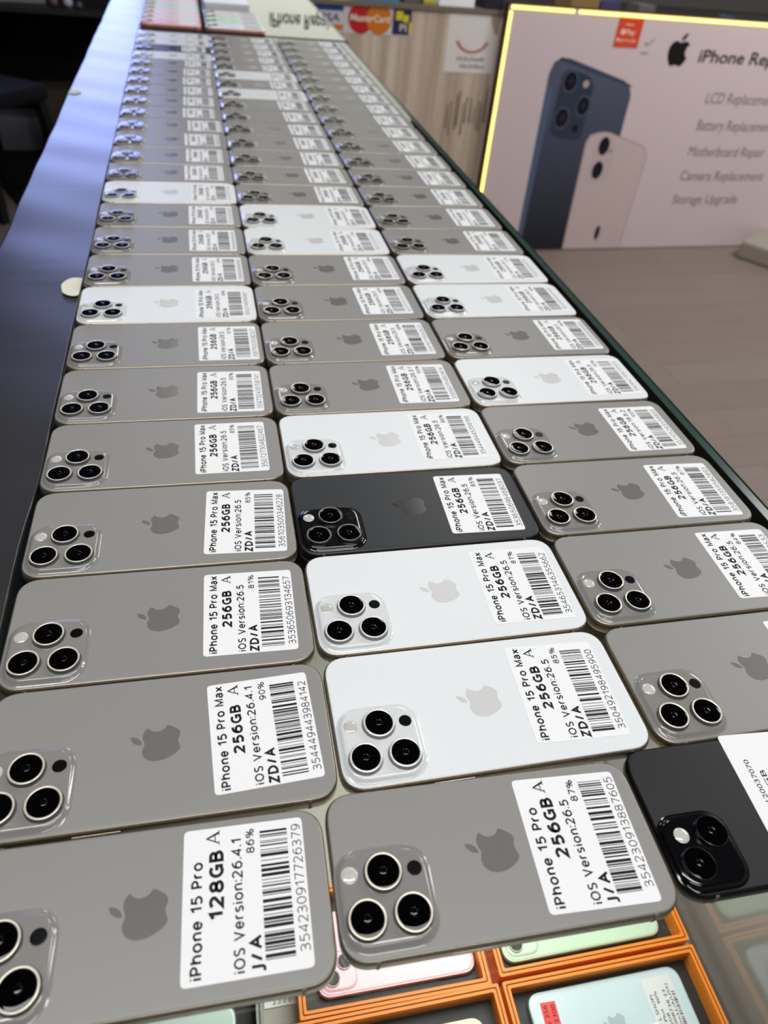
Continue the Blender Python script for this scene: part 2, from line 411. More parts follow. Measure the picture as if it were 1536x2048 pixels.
def phone_parts(finish, L, W, lenses, flash, sensor, plate, power, lens_r=7.95, r=13.0, inset=1.6, logo_c=(0.0, 0.0)):
    """Root Empty at the middle of the phone's back plane with its parts (8.25 mm thick)."""
    c = FIN[finish]
    mb_back = mat('back_glass_'+finish, c['back'], 0.42, spec=0.35)
    m_plate = mat('camera_plate_'+finish, c['plate'], 0.10, spec=0.5)
    m_frame = mat('frame_metal_'+finish, c['frame'], 0.33, metal=0.25 if finish in ('pink', 'rose', 'green', 'bluewhite') else 0.85, bump=(900, 0.03, 0.0002, (1, 1, 8)))
    m_ring = mat('lens_ring_'+finish, c['ring'], 0.28, metal=0.0 if finish == 'jet' else 0.35)
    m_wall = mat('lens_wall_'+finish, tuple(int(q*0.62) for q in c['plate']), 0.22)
    m_logo = mat('logo_'+finish, c['logo'], 0.22, spec=0.3)
    hx, hy = L/2, W/2
    T = 8.25
    root = link('smartphone', None); root.empty_display_size = 0.02
    # frame: contoured metal band with the screen glass underneath
    mb = MB()
    prof = [(2.2, 0.0), (1.0, 0.25), (0.35, 0.8), (0.0, 2.0), (0.0, 6.3), (0.22, 7.2), (0.62, 7.8), (1.0, 8.0)]
    rings = [rrect(hx-i, hy-i, r-i, z-T) for i, z in prof]
    mb.loops(rings, m_frame, cap0=True, cap1=True, mats=[M_SCREEN, m_frame, m_frame, m_frame, m_frame, m_frame, m_frame])
    for bx in (-hx+r+1.0, hx-r-1.0):
        for sy in (-1, 1):
            y = sy*hy
            mb.box((bx-0.75, min(y-sy*0.9, y+sy*0.03), -7.2), (bx+0.75, max(y-sy*0.9, y+sy*0.03), -1.05), M_BAND)
            mb.box((bx-0.75, min(y-sy*1.05, y-sy*0.2), -2.0), (bx+0.75, max(y-sy*1.05, y-sy*0.2), -0.42), M_BAND)
    link('frame', mb.mesh('frame_'+finish), root)
    # back panel with softly rounded rim
    mb = MB()
    mb.loops([rrect(hx-i, hy-i, r-i, z) for i, z in ((0.98, -0.5), (1.0, -0.28), (1.3, -0.09), (1.8, -0.02), (2.6, 0.0))], mb_back)
    link('back_panel', mb.mesh('back_panel_'+finish), root)
    # emblem
    mb = MB()
    for P in logo_pts(0.945):
        flat(mb, [(-y+logo_c[0], x+logo_c[1]) for x, y in P], 0.02, m_logo)
    link('logo', mb.mesh('logo_'+finish), root)
    # side button on the long edge
    mb = MB()
    mb.bbox((power[0], -hy-0.35, -5.6), (power[1], -hy+0.5, -2.9), m_frame, 0.25)
    link('side_button', mb.mesh('side_button_'+finish), root)
    # camera plate rising from the back
    (px, py, ph, pr) = plate
    mb = MB()
    mb.loops([rrect(ph-i, ph-i, pr-i, z, (px, py), p=2.2) for i, z in ((0.0, -0.02), (0.6, 0.16), (1.3, 0.55), (1.9, 1.15), (2.4, 1.55), (3.1, 1.78), (4.2, 1.85))], m_plate)
    pl = link('camera_plate', mb.mesh('camera_plate_'+finish), root)
    zt = 1.85
    k = lens_r/7.95
    mb = MB()
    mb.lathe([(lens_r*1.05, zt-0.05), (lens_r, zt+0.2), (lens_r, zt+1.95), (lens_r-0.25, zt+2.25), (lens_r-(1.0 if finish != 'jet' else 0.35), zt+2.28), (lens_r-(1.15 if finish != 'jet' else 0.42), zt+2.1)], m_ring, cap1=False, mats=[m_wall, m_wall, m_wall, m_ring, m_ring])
    R0 = lens_r-(1.12 if finish != 'jet' else 0.35)
    mb.lathe([(R0, zt+2.12), (R0*0.97, zt+2.17), (R0*0.6, zt+2.21), (R0*0.26, zt+2.21)], M_LENS, cap1=False)
    ri = R0*0.26
    mb.lathe([(ri*math.cos(a), zt+2.21+0.3*k*math.sin(a)) for a in [i*math.pi/2/7 for i in range(7)]], M_LENS_IN)
    lm = mb.mesh('camera_lens_'+finish)
    for (lx, ly) in lenses:
        link('camera_lens', lm, pl, (lx, ly, 0))
    mb = MB(); fr = 3.35
    mb.lathe([(fr+0.25, zt-0.02), (fr, zt+0.1), (fr*0.85, zt+0.3), (fr*0.5, zt+0.45), (fr*0.2, zt+0.5)], M_FLASH, n=24)
    link('flash', mb.mesh('flash_'+finish), pl, (*flash, 0))
    if sensor:
        mb = MB()
        mb.lathe([(3.2, zt-0.02), (3.2, zt+0.06), (2.9, zt+0.08)], M_SENSOR, n=24)
        link('depth_sensor', mb.mesh('depth_sensor_'+finish), pl, (*sensor, 0))
    return root

MAX = dict(L=159.2, W=76.5, lenses=[(-66.8, -24.3), (-57.2, -6.8), (-47.7, -24.3)], flash=(-71.0, -6.0), sensor=(-43.7, -6.4),
           plate=(-57.3, -15.6), power=(-36.0, -16.0))
def pl4(x, y, h, r): return (x, y, h, r)
MAX['plate'] = (-57.3, -15.6, 20.8, 12.0)
PRO = dict(L=145.8, W=70.4, lenses=[(-61.4, -20.2), (-52.0, -2.8), (-42.5, -20.2)], flash=(-66.0, -1.9), sensor=(-38.4, -2.6),
           plate=(-52.0, -11.6, 20.6, 12.0), power=(-29.5, -12.0))
BASE = dict(L=146.6, W=71.0, lenses=[(-62.6, -22.6), (-49.6, -10.0)], flash=(-63.6, -9.2), sensor=None,
            plate=(-56.3, -16.2, 17.6, 11.0), power=(-28.0, -14.0), lens_r=7.3)

PROTO = {}
def proto(kind, finish):
    key = (kind, finish)
    if key not in PROTO:
        PROTO[key] = [phone_parts(finish, **{'max': MAX, 'pro': PRO, 'base': BASE}[kind]), False]
    return PROTO[key]
def place_phone(kind, finish, x, y, rz, label, group, lab=None, cat='phone'):
    """first use moves the built phone itself, every later one is a copy of it and of its parts"""
    p = proto(kind, finish)
    if not p[1]: o = p[0]; p[1] = True
    else:
        o = copy_tree(p[0])
        for ch in list(o.children):
            if ch.name.startswith('label_sticker'):
                bpy.data.objects.remove(ch)
    o.location = (x*S, y*S, ZG*S); o.rotation_euler = (0, 0, R(rz))
    tag(o, label, cat, group)
    if lab:
        me, lx, ly, la = lab
        link('label_sticker', me, o, (lx, ly, 0.01), R(la-rz))
    return o

WHITE = {('L', 8), ('L', 12), ('L', 23), ('L', 25), ('L', 26), ('M', 2), ('M', 3), ('M', 5), ('M', 10), ('M', 11), ('M', 19), ('M', 21), ('R', 6), ('R', 8), ('R', 9)}
BLACK = {('L', 24), ('M', 4)}
INFO = {   # what each readable sticker says
 ('L', 1): ('iPhone 15 Pro', '128GB', 'iOS Version:26.4.1', '86%', 'J/A', '354230917726379'),
 ('M', 1): ('iPhone 15 Pro', '256GB', 'iOS Version:26.5', '87%', 'J/A', '354230913887605'),
 ('L', 2): ('iPhone 15 Pro Max', '256GB', 'iOS Version:26.4.1', '90%', 'ZD/A', '354449443984142'),
 ('L', 3): ('iPhone 15 Pro Max', '256GB', 'iOS Version:26.5', '81%', 'ZD/A', '353650693134657'),
 ('L', 4): ('iPhone 15 Pro Max', '256GB', 'iOS Version:26.5', '85%', 'ZD/A', '356103500346228'),
 ('L', 5): ('iPhone 15 Pro Max', '256GB', 'iOS Version:26.5', '85%', 'ZD/A', '350727304822467'),
 ('L', 6): ('iPhone 15 Pro Max', '256GB', 'iOS Version:26.5', '85%', 'ZD/A', '359732435158741'),
 ('L', 7): ('iPhone 15 Pro Max', '256GB', 'iOS Version:26.5', '87%', 'ZD/A', '358793335582327'),
 ('L', 8): ('iPhone 15 Pro Max', '256GB', 'iOS Version:26.5', '86%', 'ZD/A', '356307489194967'),
 ('M', 2): ('iPhone 15 Pro Max', '256GB', 'iOS Version:26.5', '85%', 'ZD/A', '350492198495900'),
 ('M', 3): ('iPhone 15 Pro Max', '256GB', 'iOS Version:26.5', '87%', 'ZD/A', '354653146355662'),
 ('M', 4): ('iPhone 15 Pro Max', '256GB', 'iOS Version:26.5', '85%', 'ZD/A', '353650696468037'),
 ('M', 5): ('iPhone 15 Pro Max', '256GB', 'iOS Version:26.5', '86%', 'ZD/A', '354449445356166'),
 ('M', 6): ('iPhone 15 Pro Max', '256GB', 'iOS Version:26.3.1', '100%', 'ZD/A', '358560154803614'),
 ('M', 7): ('iPhone 15 Pro Max', '256GB', 'iOS Version:26.5', '88%', 'ZD/A', '359161116562623'),
 ('R', 3): ('iPhone 15 Pro Max', '256GB', 'iOS Version:26.5', '84%', 'ZD/A', '353811394823533'),
 ('R', 4): ('iPhone 15 Pro Max', '256GB', 'iOS Version:26.5', '87%', 'ZD/A', '358181359582893'),
 ('R', 5): ('iPhone 15 Pro Max', '256GB', 'iOS Version:18.6.2', '100%', 'ZD/A', '351105293558859'),
 ('R', 6): ('iPhone 15 Pro Max', '256GB', 'iOS Version:26.5', '90%', 'ZD/A', '350942158070553'),
}
# sticker centre relative to the phone's middle, and its angle on the counter (degrees)
STICK = {
 ('L',1):(39.0,1.5,-1.9),('L',2):(47.5,1.1,1.8),('L',3):(46.3,.2,-2.0),('L',4):(49.3,-1.0,-3.4),('L',5):(44.5,1.2,-.4),('L',6):(47.6,-1.9,-1.2),('L',7):(50.1,-.9,-.2),
 ('M',1):(39.6,.3,-3.6),('M',2):(45.0,1.0,-2.8),('M',3):(48.1,.6,-1.6),('M',4):(45.3,0,-2.0),('M',5):(45.6,1.6,-.7),('M',6):(45.0,-.3,-.6),('M',7):(45.9,0,.4),('M',8):(44.2,1.5,1.0),
 ('M',9):(48.2,2.0,.8),('M',10):(44.0,-1.0,1.2),('M',11):(50.0,-.4,1),('M',12):(47.1,1.5,0),('M',13):(44.3,1.5,1),('M',14):(47.7,1,0),('M',15):(46.6,.8,0),('M',16):(47.2,0,.5),('M',17):(47,1,1),
 ('M',18):(45,1,0),('M',19):(46.8,0,0),('M',20):(46,1,0),('M',21):(50,0,0),('M',22):(44.6,0,0),('M',23):(44,0,0),('M',24):(46.7,1,0),('M',25):(45.1,0,0),('M',26):(44.6,0,0),
 ('R',2):(47.5,0,-1.5),('R',3):(47.0,.5,-2.0),('R',4):(47.0,-2.0,-2.5),('R',5):(46.7,-1.6,0),('R',6):(49.3,.2,0),('R',7):(49,.8,.3),('R',8):(47.4,1.5,.7),('R',9):(46.7,1.2,0),('R',10):(45.9,1,-1),
 ('R',11):(46,.6,-1),('R',12):(45.4,-1,-.5),('R',13):(46.4,0,0),('R',14):(46.3,-.6,.5),('R',15):(43.9,1,.5),('R',16):(43.1,1.5,.3),('R',17):(43.6,1,.5),
 ('L',8):(48.8,-1.5,0),('L',9):(47.3,-.6,0),('L',10):(45.2,-.9,0),('L',11):(45.8,-.8,0),('L',12):(48.9,.6,0),('L',13):(42.3,.8,.3),('L',14):(44.8,.5,0),('L',15):(43.5,1.2,.5),('L',16):(49.0,1,.5),
 ('L',17):(42,1.2,.5),('L',18):(43.4,1.2,0),('L',19):(44.5,1,0),('L',20):(43.7,.6,0),('L',21):(45.2,0,0),('L',22):(48.8,1,0),('L',23):(48.0,1,0),('L',24):(43.0,1,0),('L',25):(49.0,1,0),('L',26):(48.5,0,0),
}
ROT = {('L',1):-1.6,('L',2):-1.0,('L',3):-.9,('L',4):-.7,('L',5):-.6,('L',6):-.3,('L',7):-.2,('M',1):-1.8,('M',2):-.5,('M',3):-.4,('M',4):-.4,('M',5):-.2,('R',2):-.4,('R',3):-.5,('R',4):-.5,('R',5):-.4}
def pos(c, k):
    if c == 'L': return {1: (-4.9, -538.6)}.get(k, (0.1, 77.2*(k-8)))
    if c == 'M': return {1: (142.5, -538.6)}.get(k, (159.99-0.043*(k-8), -0.57+77.23*(k-8)))
    return (321.35, -0.14+77.58*(k-8))
ORD = ['', 'first', 'second', 'third', 'fourth', 'fifth', 'sixth', 'seventh', 'eighth', 'ninth', 'tenth', 'eleventh', 'twelfth', 'thirteenth', 'fourteenth', 'fifteenth', 'sixteenth',
       'seventeenth', 'eighteenth', 'nineteenth', 'twentieth', 'twenty-first', 'twenty-second', 'twenty-third', 'twenty-fourth', 'twenty-fifth', 'twenty-sixth']
ROWN = {'L': 'left', 'M': 'middle', 'R': 'right'}
generic = []
for v in range(6):
    n = ''.join(random.Random(50+v).choice('0123456789') for _ in range(12))
    generic.append(label_mesh('label_sticker_far', 'iPhone 15 Pro Max', '256GB', 'iOS Version:26.5', ('85%', '87%', '88%', '84%', '91%', '86%')[v], 'ZD/A', '35'+n+'0'))

# ================================================================== SETTING
FLOOR = mat('floor_vinyl_base')
def floor_surface():
    m = bpy.data.materials.new('floor_planks'); m.use_nodes = True
    nt = m.node_tree; b = nt.nodes['Principled BSDF']; b.inputs['Roughness'].default_value = 0.55
    tc = nt.nodes.new('ShaderNodeTexCoord'); mp = nt.nodes.new('ShaderNodeMapping'); mp.inputs['Rotation'].default_value = (0, 0, R(-3.3))
    br = nt.nodes.new('ShaderNodeTexBrick'); br.inputs['Scale'].default_value = 1.0
    br.inputs['Brick Width'].default_value = 1.2; br.inputs['Row Height'].default_value = 0.16; br.inputs['Mortar Size'].default_value = 0.0025
    br.inputs['Color1'].default_value = lin((124, 111, 102)); br.inputs['Color2'].default_value = lin((118, 105, 97)); br.inputs['Mortar'].default_value = lin((106, 94, 87))
    mp2 = nt.nodes.new('ShaderNodeMapping'); mp2.inputs['Scale'].default_value = (1.6, 26, 1); mp2.inputs['Rotation'].default_value = (0, 0, R(-3.3))
    n = nt.nodes.new('ShaderNodeTexNoise'); n.inputs['Scale'].default_value = 2.0; n.inputs['Detail'].default_value = 6
    mx = nt.nodes.new('ShaderNodeMix'); mx.data_type = 'RGBA'; mx.blend_type = 'MULTIPLY'; mx.inputs[0].default_value = 0.55
    cr = nt.nodes.new('ShaderNodeValToRGB'); cr.color_ramp.elements[0].position = 0.3; cr.color_ramp.elements[0].color = (0.8, 0.79, 0.79, 1)
    cr.color_ramp.elements[1].position = 0.7; cr.color_ramp.elements[1].color = (1, 1, 1, 1)
    nt.links.new(tc.outputs['Object'], mp.inputs[0]); nt.links.new(mp.outputs[0], br.inputs['Vector'])
    nt.links.new(tc.outputs['Object'], mp2.inputs[0]); nt.links.new(mp2.outputs[0], n.inputs['Vector'])
    nt.links.new(n.outputs['Fac'], cr.inputs[0]); nt.links.new(br.outputs['Color'], mx.inputs[6]); nt.links.new(cr.outputs[0], mx.inputs[7])
    nt.links.new(mx.outputs[2], b.inputs['Base Color'])
    return m
FX0, FX1, FY0, FY1 = -2300, 4600, -2600, 5300
mb = MB(); mb.box((FX0, FY0, -60), (FX1, FY1, 0), floor_surface()); tag(mb.obj('floor'), kind='structure')
mb = MB(); mb.box((FX0, FY0, CEIL_Z), (FX1, FY1, CEIL_Z+60), mat('ceiling_paint', (150, 149, 147), 0.9)); tag(mb.obj('ceiling'), kind='structure')
M_WALLD = mat('wall_dark_paint', (22, 21, 22), 0.8)
mb = MB(); mb.box((FX0, FY1, 0), (FX1, FY1+80, CEIL_Z), mat('wall_back_paint', (120, 116, 112), 0.8)); tag(mb.obj('wall_back'), kind='structure')
mb = MB(); mb.box((FX0-80, FY0, 0), (FX0, FY1, CEIL_Z), M_WALLD); tag(mb.obj('wall_left'), kind='structure')

# ceiling light fittings that belong to the lamps
m_fit = mat('lamp_panel', (240, 240, 236), 0.5, emit=(255, 250, 240), estr=1.6)
m_fr = mat('lamp_frame', (210, 210, 208), 0.5)
for i, (x, y, sx, sy, w) in enumerate(LIGHTS):
    t = thing('ceiling_light', 'long flat ceiling light panel over the shop, outside the photo', 'ceiling light', (x, y, CEIL_Z), 0, 'ceiling light panels')
    mb = MB(); mb.box((-sx/2-20, -sy/2-20, -11), (sx/2+20, -sy/2, 0), m_fr); mb.box((-sx/2-20, sy/2, -11), (sx/2+20, sy/2+20, 0), m_fr)
    mb.box((-sx/2-20, -sy/2, -11), (-sx/2, sy/2, 0), m_fr); mb.box((sx/2, -sy/2, -11), (sx/2+20, sy/2, 0), m_fr); mb.obj('housing', t)
    mb = MB(); mb.box((-sx/2, -sy/2, -5), (sx/2, sy/2, -1), m_fit); mb.obj('diffuser', t)

# ================================================================== SHOWCASE WITH THE PHONES
GT = ZG-8.25            # world height of the glass top (mm)
M_GLASS = glass_mat('counter_glass')
M_GEDGE = mat('glass_edge_green', (40, 62, 56), 0.25, spec=0.3)
M_GARRIS = mat('glass_arris', (104, 124, 118), 0.2)
M_ALU = mat('aluminium_frame', (150, 150, 150), 0.35, metal=0.9)
M_CARC = mat('counter_laminate', (58, 54, 52), 0.5)
M_SHELF = mat('showcase_shelf', (168, 164, 156), 0.5)
def glass_slab(mb, x0, x1, y0, y1, z0, z1):
    e, f_ = 9.0, 2.0                     # rim: side face seen through the glass, painted as dark green band, paler arris
    mb.poly([(x0,y0,z1),(x1-e,y0,z1),(x1-e,y1-e,z1),(x0,y1-e,z1)], M_GLASS)
    mb.poly([(x1-e,y0,z1),(x1-f_,y0,z1-0.1),(x1-f_,y1-f_,z1-0.1),(x1-e,y1-e,z1)], M_GEDGE); mb.poly([(x1-f_,y0,z1-0.1),(x1,y0,z1-1.8),(x1,y1,z1-1.8),(x1-f_,y1-f_,z1-0.1)], M_GARRIS)
    mb.poly([(x0,y1-e,z1),(x1-e,y1-e,z1),(x1-f_,y1-f_,z1-0.1),(x0,y1-f_,z1-0.1)], M_GEDGE); mb.poly([(x0,y1-f_,z1-0.1),(x1-f_,y1-f_,z1-0.1),(x1,y1,z1-1.8),(x0,y1,z1-1.8)], M_GARRIS)
    mb.poly([(x0,y1,z0),(x1,y1,z0),(x1,y0,z0),(x0,y0,z0)], M_GLASS)
    for p in ([(x0,y0,z0),(x1,y0,z0),(x1,y0,z1),(x0,y0,z1)], [(x1,y0,z0),(x1,y1,z0),(x1,y1,z1),(x1,y0,z1)], [(x1,y1,z0),(x0,y1,z0),(x0,y1,z1),(x1,y1,z1)], [(x0,y1,z0),(x0,y0,z0),(x0,y0,z1),(x0,y1,z1)]):
        mb.poly(p, M_GEDGE)
SH = GT-372.0
M_MARGIN = mat('rail_grey', (168, 168, 164), 0.4)
CX0, CX1, CY0, CY1 = -88.0, 425.0, -900.0, 1500.0
t = thing('display_counter', 'long glass-topped showcase counter carrying the rows of phones', 'display counter', (0, 0, 0))
mb = MB(); glass_slab(mb, CX0, CX1, CY0, CY1, GT-12, GT); mb.obj('glass_top', t)
mb = MB(); mb.box((CX1-9, CY0, SH+0.5), (CX1-5, CY1, GT-12.2), mat('grey_front_panel', (150, 150, 147), 0.12, coat=0.6)); mb.obj('front_panel', t)
mb = MB(); mb.box((CX1-32, CY0, GT-24), (CX1-9.3, CY1, GT-12.2), M_MARGIN); mb.obj('frame_rail', t)  # added grey strip, stands in for reflected light along the glass margin
mb = MB(); mb.box((CX0, CY0, SH-14), (CX1-12, CY1, SH), M_SHELF); mb.obj('shelf', t)
mb = MB(); mb.box((CX0, CY0, 0), (CX1-12, CY1, SH-16), M_CARC); mb.box((CX0-12, CY0, 0), (CX0-1, CY1, GT-12.5), M_CARC); mb.obj('cabinet_body', t)
mb = MB(); mb.box((-169, CY0, 0), (CX0-13, 2600, GT-0.5), M_CARC); mb.obj('service_ledge', t)

M_VINYL = mat('black_vinyl', (30, 30, 31), 0.42, spec=0.5, bump=(5.0, 0.15, 0.004, (1.0, 5.0, 1.0)), noise=(30, (40, 38, 36)), coat=0.8)
M_VINYL.node_tree.nodes['Principled BSDF'].inputs['Coat Roughness'].default_value = 0.31
mb = MB()
nx, ny = 6, 160
def mat_z(x, y):
    e = 0.9*math.sin(y*0.021+0.6)*math.sin(y*0.0071)+0.6*math.sin(y*0.047+x*0.03)
    return GT+1.9+0.6*e
grid = []
for j in range(ny+1):
    y = CY0+(2590-CY0)*j/ny
    w = 0.8*math.sin(y*0.013)+0.5*math.sin(y*0.041)
    row = [(-171-0.6, y, GT-18)]
    for i in range(nx+1):
        x = -171+w*0.5*(1 if i == 0 else 0)+(-82.0+(0.4*w if i == nx else 0)-3.5*max(0, min(1, (-240-y)/60))+171)*i/nx
        row.append((x, y, mat_z(x, y)))
    row.insert(2, (row[1][0]+1.5, y, row[1][2])); row.insert(-1, (row[-1][0]-1.0, y, row[-1][2]))
    row.append((row[-1][0]+0.3, y, GT+0.3))
    grid.append(row)
v = [p for r_ in grid for p in r_]; n = len(grid[0])
mb.raw(v, [(j*n+i, j*n+i+1, (j+1)*n+i+1, (j+1)*n+i) for j in range(ny) for i in range(n-1)], M_VINYL, True)
vm = mb.obj('counter_cover'); tag(vm, 'black vinyl cover strip along the counter edge left of the phones', 'counter cover')
M_TORN = mat('torn_backing', (214, 212, 196), 0.8)
for (cx, cy, rr, nm) in ((-86, 49, 17, 'big'), (-163, 826, 13, 'small')):
    mb = MB(); pts = []
    for i in range(26):
        a = 2*math.pi*i/26
        q = rr*(1+0.04*math.sin(3*a+1)+0.02*math.sin(7*a))
        x = cx+q*math.cos(a)*0.85; y = cy+q*math.sin(a)*1.2
        if nm == 'big': x = min(x, -82.5)
        else: x = max(x, -171)
        pts.append((x, y))
    flat(mb, pts, GT+3.5, M_TORN); mb.obj('torn_patch', vm)

# ------------------------------------------------------------------ the three rows of phones
GRP = 'phones laid out in three rows on the glass counter'
for c in 'LMR':
    for k in range(1, 27):
        if (c, k) == ('R', 1): continue
        fin = 'white' if (c, k) in WHITE else 'black' if (c, k) in BLACK else 'grey'
        kind = 'pro' if k == 1 else 'max'
        x, y = pos(c, k); rz = ROT.get((c, k), 0.0)
        if (c, k) in INFO:
            i = INFO[(c, k)]; me = label_mesh('label_sticker', *i, pro=(k == 1))
        else: me = generic[(k*5+'LMR'.index(c)*2) % 6]
        st = STICK.get((c, k), (46.0, 0.3, 0.0))
        if k == 1:
            lab = ('grey phone with 128GB sticker, nearest in the left row' if c == 'L' else 'grey phone with 256GB and 87% sticker, nearest in the middle row')
        elif fin == 'black': lab = {'M': 'black phone in the middle row, between two white phones', 'L': 'black phone at the far end of the left row'}[c]
        elif (c, k) in INFO and k < 8:
            lab = '%s phone with %s sticker, %s from the front in the %s row' % (fin, INFO[(c, k)][3], ORD[k], ROWN[c])
        elif k == 26: lab = '%s phone at the far end of the %s row, last before the next counter' % (fin, ROWN[c])
        elif k == 25: lab = '%s phone second from the far end of the %s row' % (fin, ROWN[c])
        else: lab = '%s phone lying %s from the front in the %s row' % (fin, ORD[k], ROWN[c])
        place_phone(kind, fin, x, y, rz, lab, GRP, (me, *st))

# black two-lens phone at the front of the right row
FIN['jet'] = dict(back=(15, 16, 20), plate=(5, 5, 8), frame=(34, 34, 34), ring=(14, 14, 15), logo=(14, 14, 16))
mb = MB(); W, H = 25.0, 32.0
mb.loops([rrect(W, H, 2.2, 0, n=4), rrect(W, H, 2.2, 0.12, n=4)], M_PAPER, cap1=True, smooth=False)
f = lambda u, v, z: (-v-W, u-H, z)
text(mb, 'IMEI 35860120037070', 4, 50, -9.5, 2.6, 0.17, M_INK, 0.004, f)
text(mb, '15   256GB', 12, 44, -15.0, 2.8, 0.17, M_INK, 0.006, f)
text(mb, '91%', 34, 43, -20.0, 2.6, 0.17, M_INK, 0.006, f)
barcode(mb, 26-W, 36-W, 6-H, 56-H, 'r1', 0.17, M_INK)
place_phone('base', 'jet', 290.6, -539.3, -1.3, 'black two-lens phone with white sticker, nearest in the right row', GRP, (mb.mesh('label_sticker'), 5.0, 3.5, -4.0))

# ------------------------------------------------------------------ orange boxes inside the showcase
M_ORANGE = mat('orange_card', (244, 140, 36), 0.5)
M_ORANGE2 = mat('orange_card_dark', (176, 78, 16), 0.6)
M_TRAY = mat('black_tray', (26, 24, 24), 0.5)
def boxed(cx, cy, rz, col, colname, label, px, py, pl, pw, lenses=True, stickers=None, gid='orange phone boxes inside the showcase', ox=173, oy=96, orange=True):
    t = thing('phone_box', label, 'phone box', (cx, cy, SH), R(rz), gid)
    hx, hy = ox/2, oy/2
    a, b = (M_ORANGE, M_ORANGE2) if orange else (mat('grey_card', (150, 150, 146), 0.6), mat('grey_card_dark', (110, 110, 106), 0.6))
    mb = MB(); zt = 28
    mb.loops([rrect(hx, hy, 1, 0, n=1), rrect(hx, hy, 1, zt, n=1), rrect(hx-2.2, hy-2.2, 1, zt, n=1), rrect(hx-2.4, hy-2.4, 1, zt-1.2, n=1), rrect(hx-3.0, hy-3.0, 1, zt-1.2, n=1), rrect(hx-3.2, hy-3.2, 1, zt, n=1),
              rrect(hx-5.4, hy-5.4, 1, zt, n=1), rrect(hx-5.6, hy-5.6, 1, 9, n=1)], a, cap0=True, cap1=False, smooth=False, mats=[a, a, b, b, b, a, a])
    mb.obj('box_rim', t)
    mb = MB(); mb.box((-hx+5.5, -hy+5.5, 8), (hx-5.5, hy-5.5, 11), M_TRAY); mb.obj('tray', t)
    m = mat('boxed_back_'+colname, col, 0.25, spec=0.5); mf = mat('boxed_frame_'+colname, tuple(int(q*0.9) for q in col), 0.3, metal=0.5)
    ph = thing('smartphone', colname+' phone lying in '+{'orange': 'an orange box under the glass', 'grey': 'a grey box under the glass'}['orange' if orange else 'grey'], 'phone', (0, 0, 0), 0, 'phones in boxes inside the showcase')
    c_, s_ = math.cos(R(rz)), math.sin(R(rz))
    ph.location = ((cx+px*c_-py*s_)*S, (cy+px*s_+py*c_)*S, (SH+11.2)*S); ph.rotation_euler = (0, 0, R(rz))
    mb = MB(); A, B = pl/2, pw/2
    mb.loops([rrect(A-1, B-1, 10, 0), rrect(A, B, 11, 1.5), rrect(A, B, 11, 5.6), rrect(A-.6, B-.6, 11, 6.6)], mf, cap0=True); mb.obj('frame', ph)
    mb = MB(); mb.loops([rrect(A-.7, B-.7, 11, 6.4), rrect(A-1.2, B-1.2, 11, 7.0), rrect(A-2.2, B-2.2, 11, 7.2)], m); mb.obj('back_panel', ph)
    mb = MB()
    for P in logo_pts(0.8): flat(mb, [(-y, x) for x, y in P], 7.22, mat('boxed_logo_'+colname, tuple(int(q*0.86) for q in col), 0.15))
    mb.obj('logo', ph)
    mb = MB(); cpx, cpy = -A+18, -B+18
    mb.loops([rrect(15-i, 15-i, 9, z, (cpx, cpy)) for i, z in ((0, 7.1), (.6, 7.6), (1.3, 8.2), (2.2, 8.4))], mf if False else m); cpl = mb.obj('camera_plate', ph)
    for lx, ly in ((-5.5, -5.5), (5.5, 5.5)):
        mb = MB(); mb.lathe([(6.2, 8.3), (6.2, 9.8), (5.6, 10.0), (5.4, 9.8)], mf, cap1=False); mb.lathe([(5.4, 9.8), (3, 9.85)], M_LENS)
        o = link('camera_lens', mb.mesh('boxed_lens'), cpl, (cpx+lx, cpy+ly, 0))
    if stickers: stickers(ph, A, B)
    return t
def st_blue(ph, A, B):
    mb = MB(); m = mat('red_tag', (232, 70, 62), 0.5)
    flat(mb, [(-8, -16), (5, -16), (5, 16), (-8, 16)], 0.1, m)
    fr = lambda u, v, z: (-v, u, z)
    text(mb, '16 plus 256', -14, 14, 3.0, 3.2, 0.15, M_INK, 0.0, fr); text(mb, 'RM 2300', -10, 14, -3.5, 3.2, 0.15, M_INK, 0.0, fr)
    mb.obj('price_tag', ph, (-A+17, B-24, 7.25), R(-2))
    mb = MB(); flat(mb, [(-13, -26), (13, -26), (13, 26), (-13, 26)], 0.1, M_PAPER)
    text(mb, 'L SHOP)', -4, 14, 8.0, 2.6, 0.15, M_INK, 0.006, fr); text(mb, '15 Plus  90%', -12, 16, 3.6, 2.4, 0.15, M_INK, 0.004, fr)
    text(mb, '256GB', -14, 0, -0.4, 2.4, 0.15, M_INK, 0.004, fr); text(mb, '357008738 23', -18, 16, -4.4, 2.4, 0.15, M_INK, 0.004, fr)
    text(mb, 'Region:LL/A(USA)', -18, 20, -8.2, 2.4, 0.15, M_INK, 0.004, fr)
    barcode(mb, 9.2, 12.2, -22, 14, 'b1', 0.15, M_INK)
    mb.obj('label_sticker', ph, (A-23, B-32, 7.25), R(-1))
boxed(314.0, -551.0, -1.0, (205, 222, 230), 'pale blue', 'orange box with a pale blue phone and red price tag under the glass', 0.5, 5.5, 136, 66, stickers=st_blue)
boxed(315.5, -451.5, -1.0, (196, 222, 196), 'pale green', 'orange box with a pale green phone, partly under the nearest middle phone', -3, -4, 146, 66)
boxed(143.5, -451.5, -1.5, (236, 196, 208), 'pink', 'orange box with a pink phone under the glass', 5, -2, 132, 64, ox=155)
boxed(136.0, -550.0, -1.0, (240, 230, 196), 'cream', 'orange box with a cream phone at the front under the glass', 3, 0, 136, 66, ox=176, oy=100)
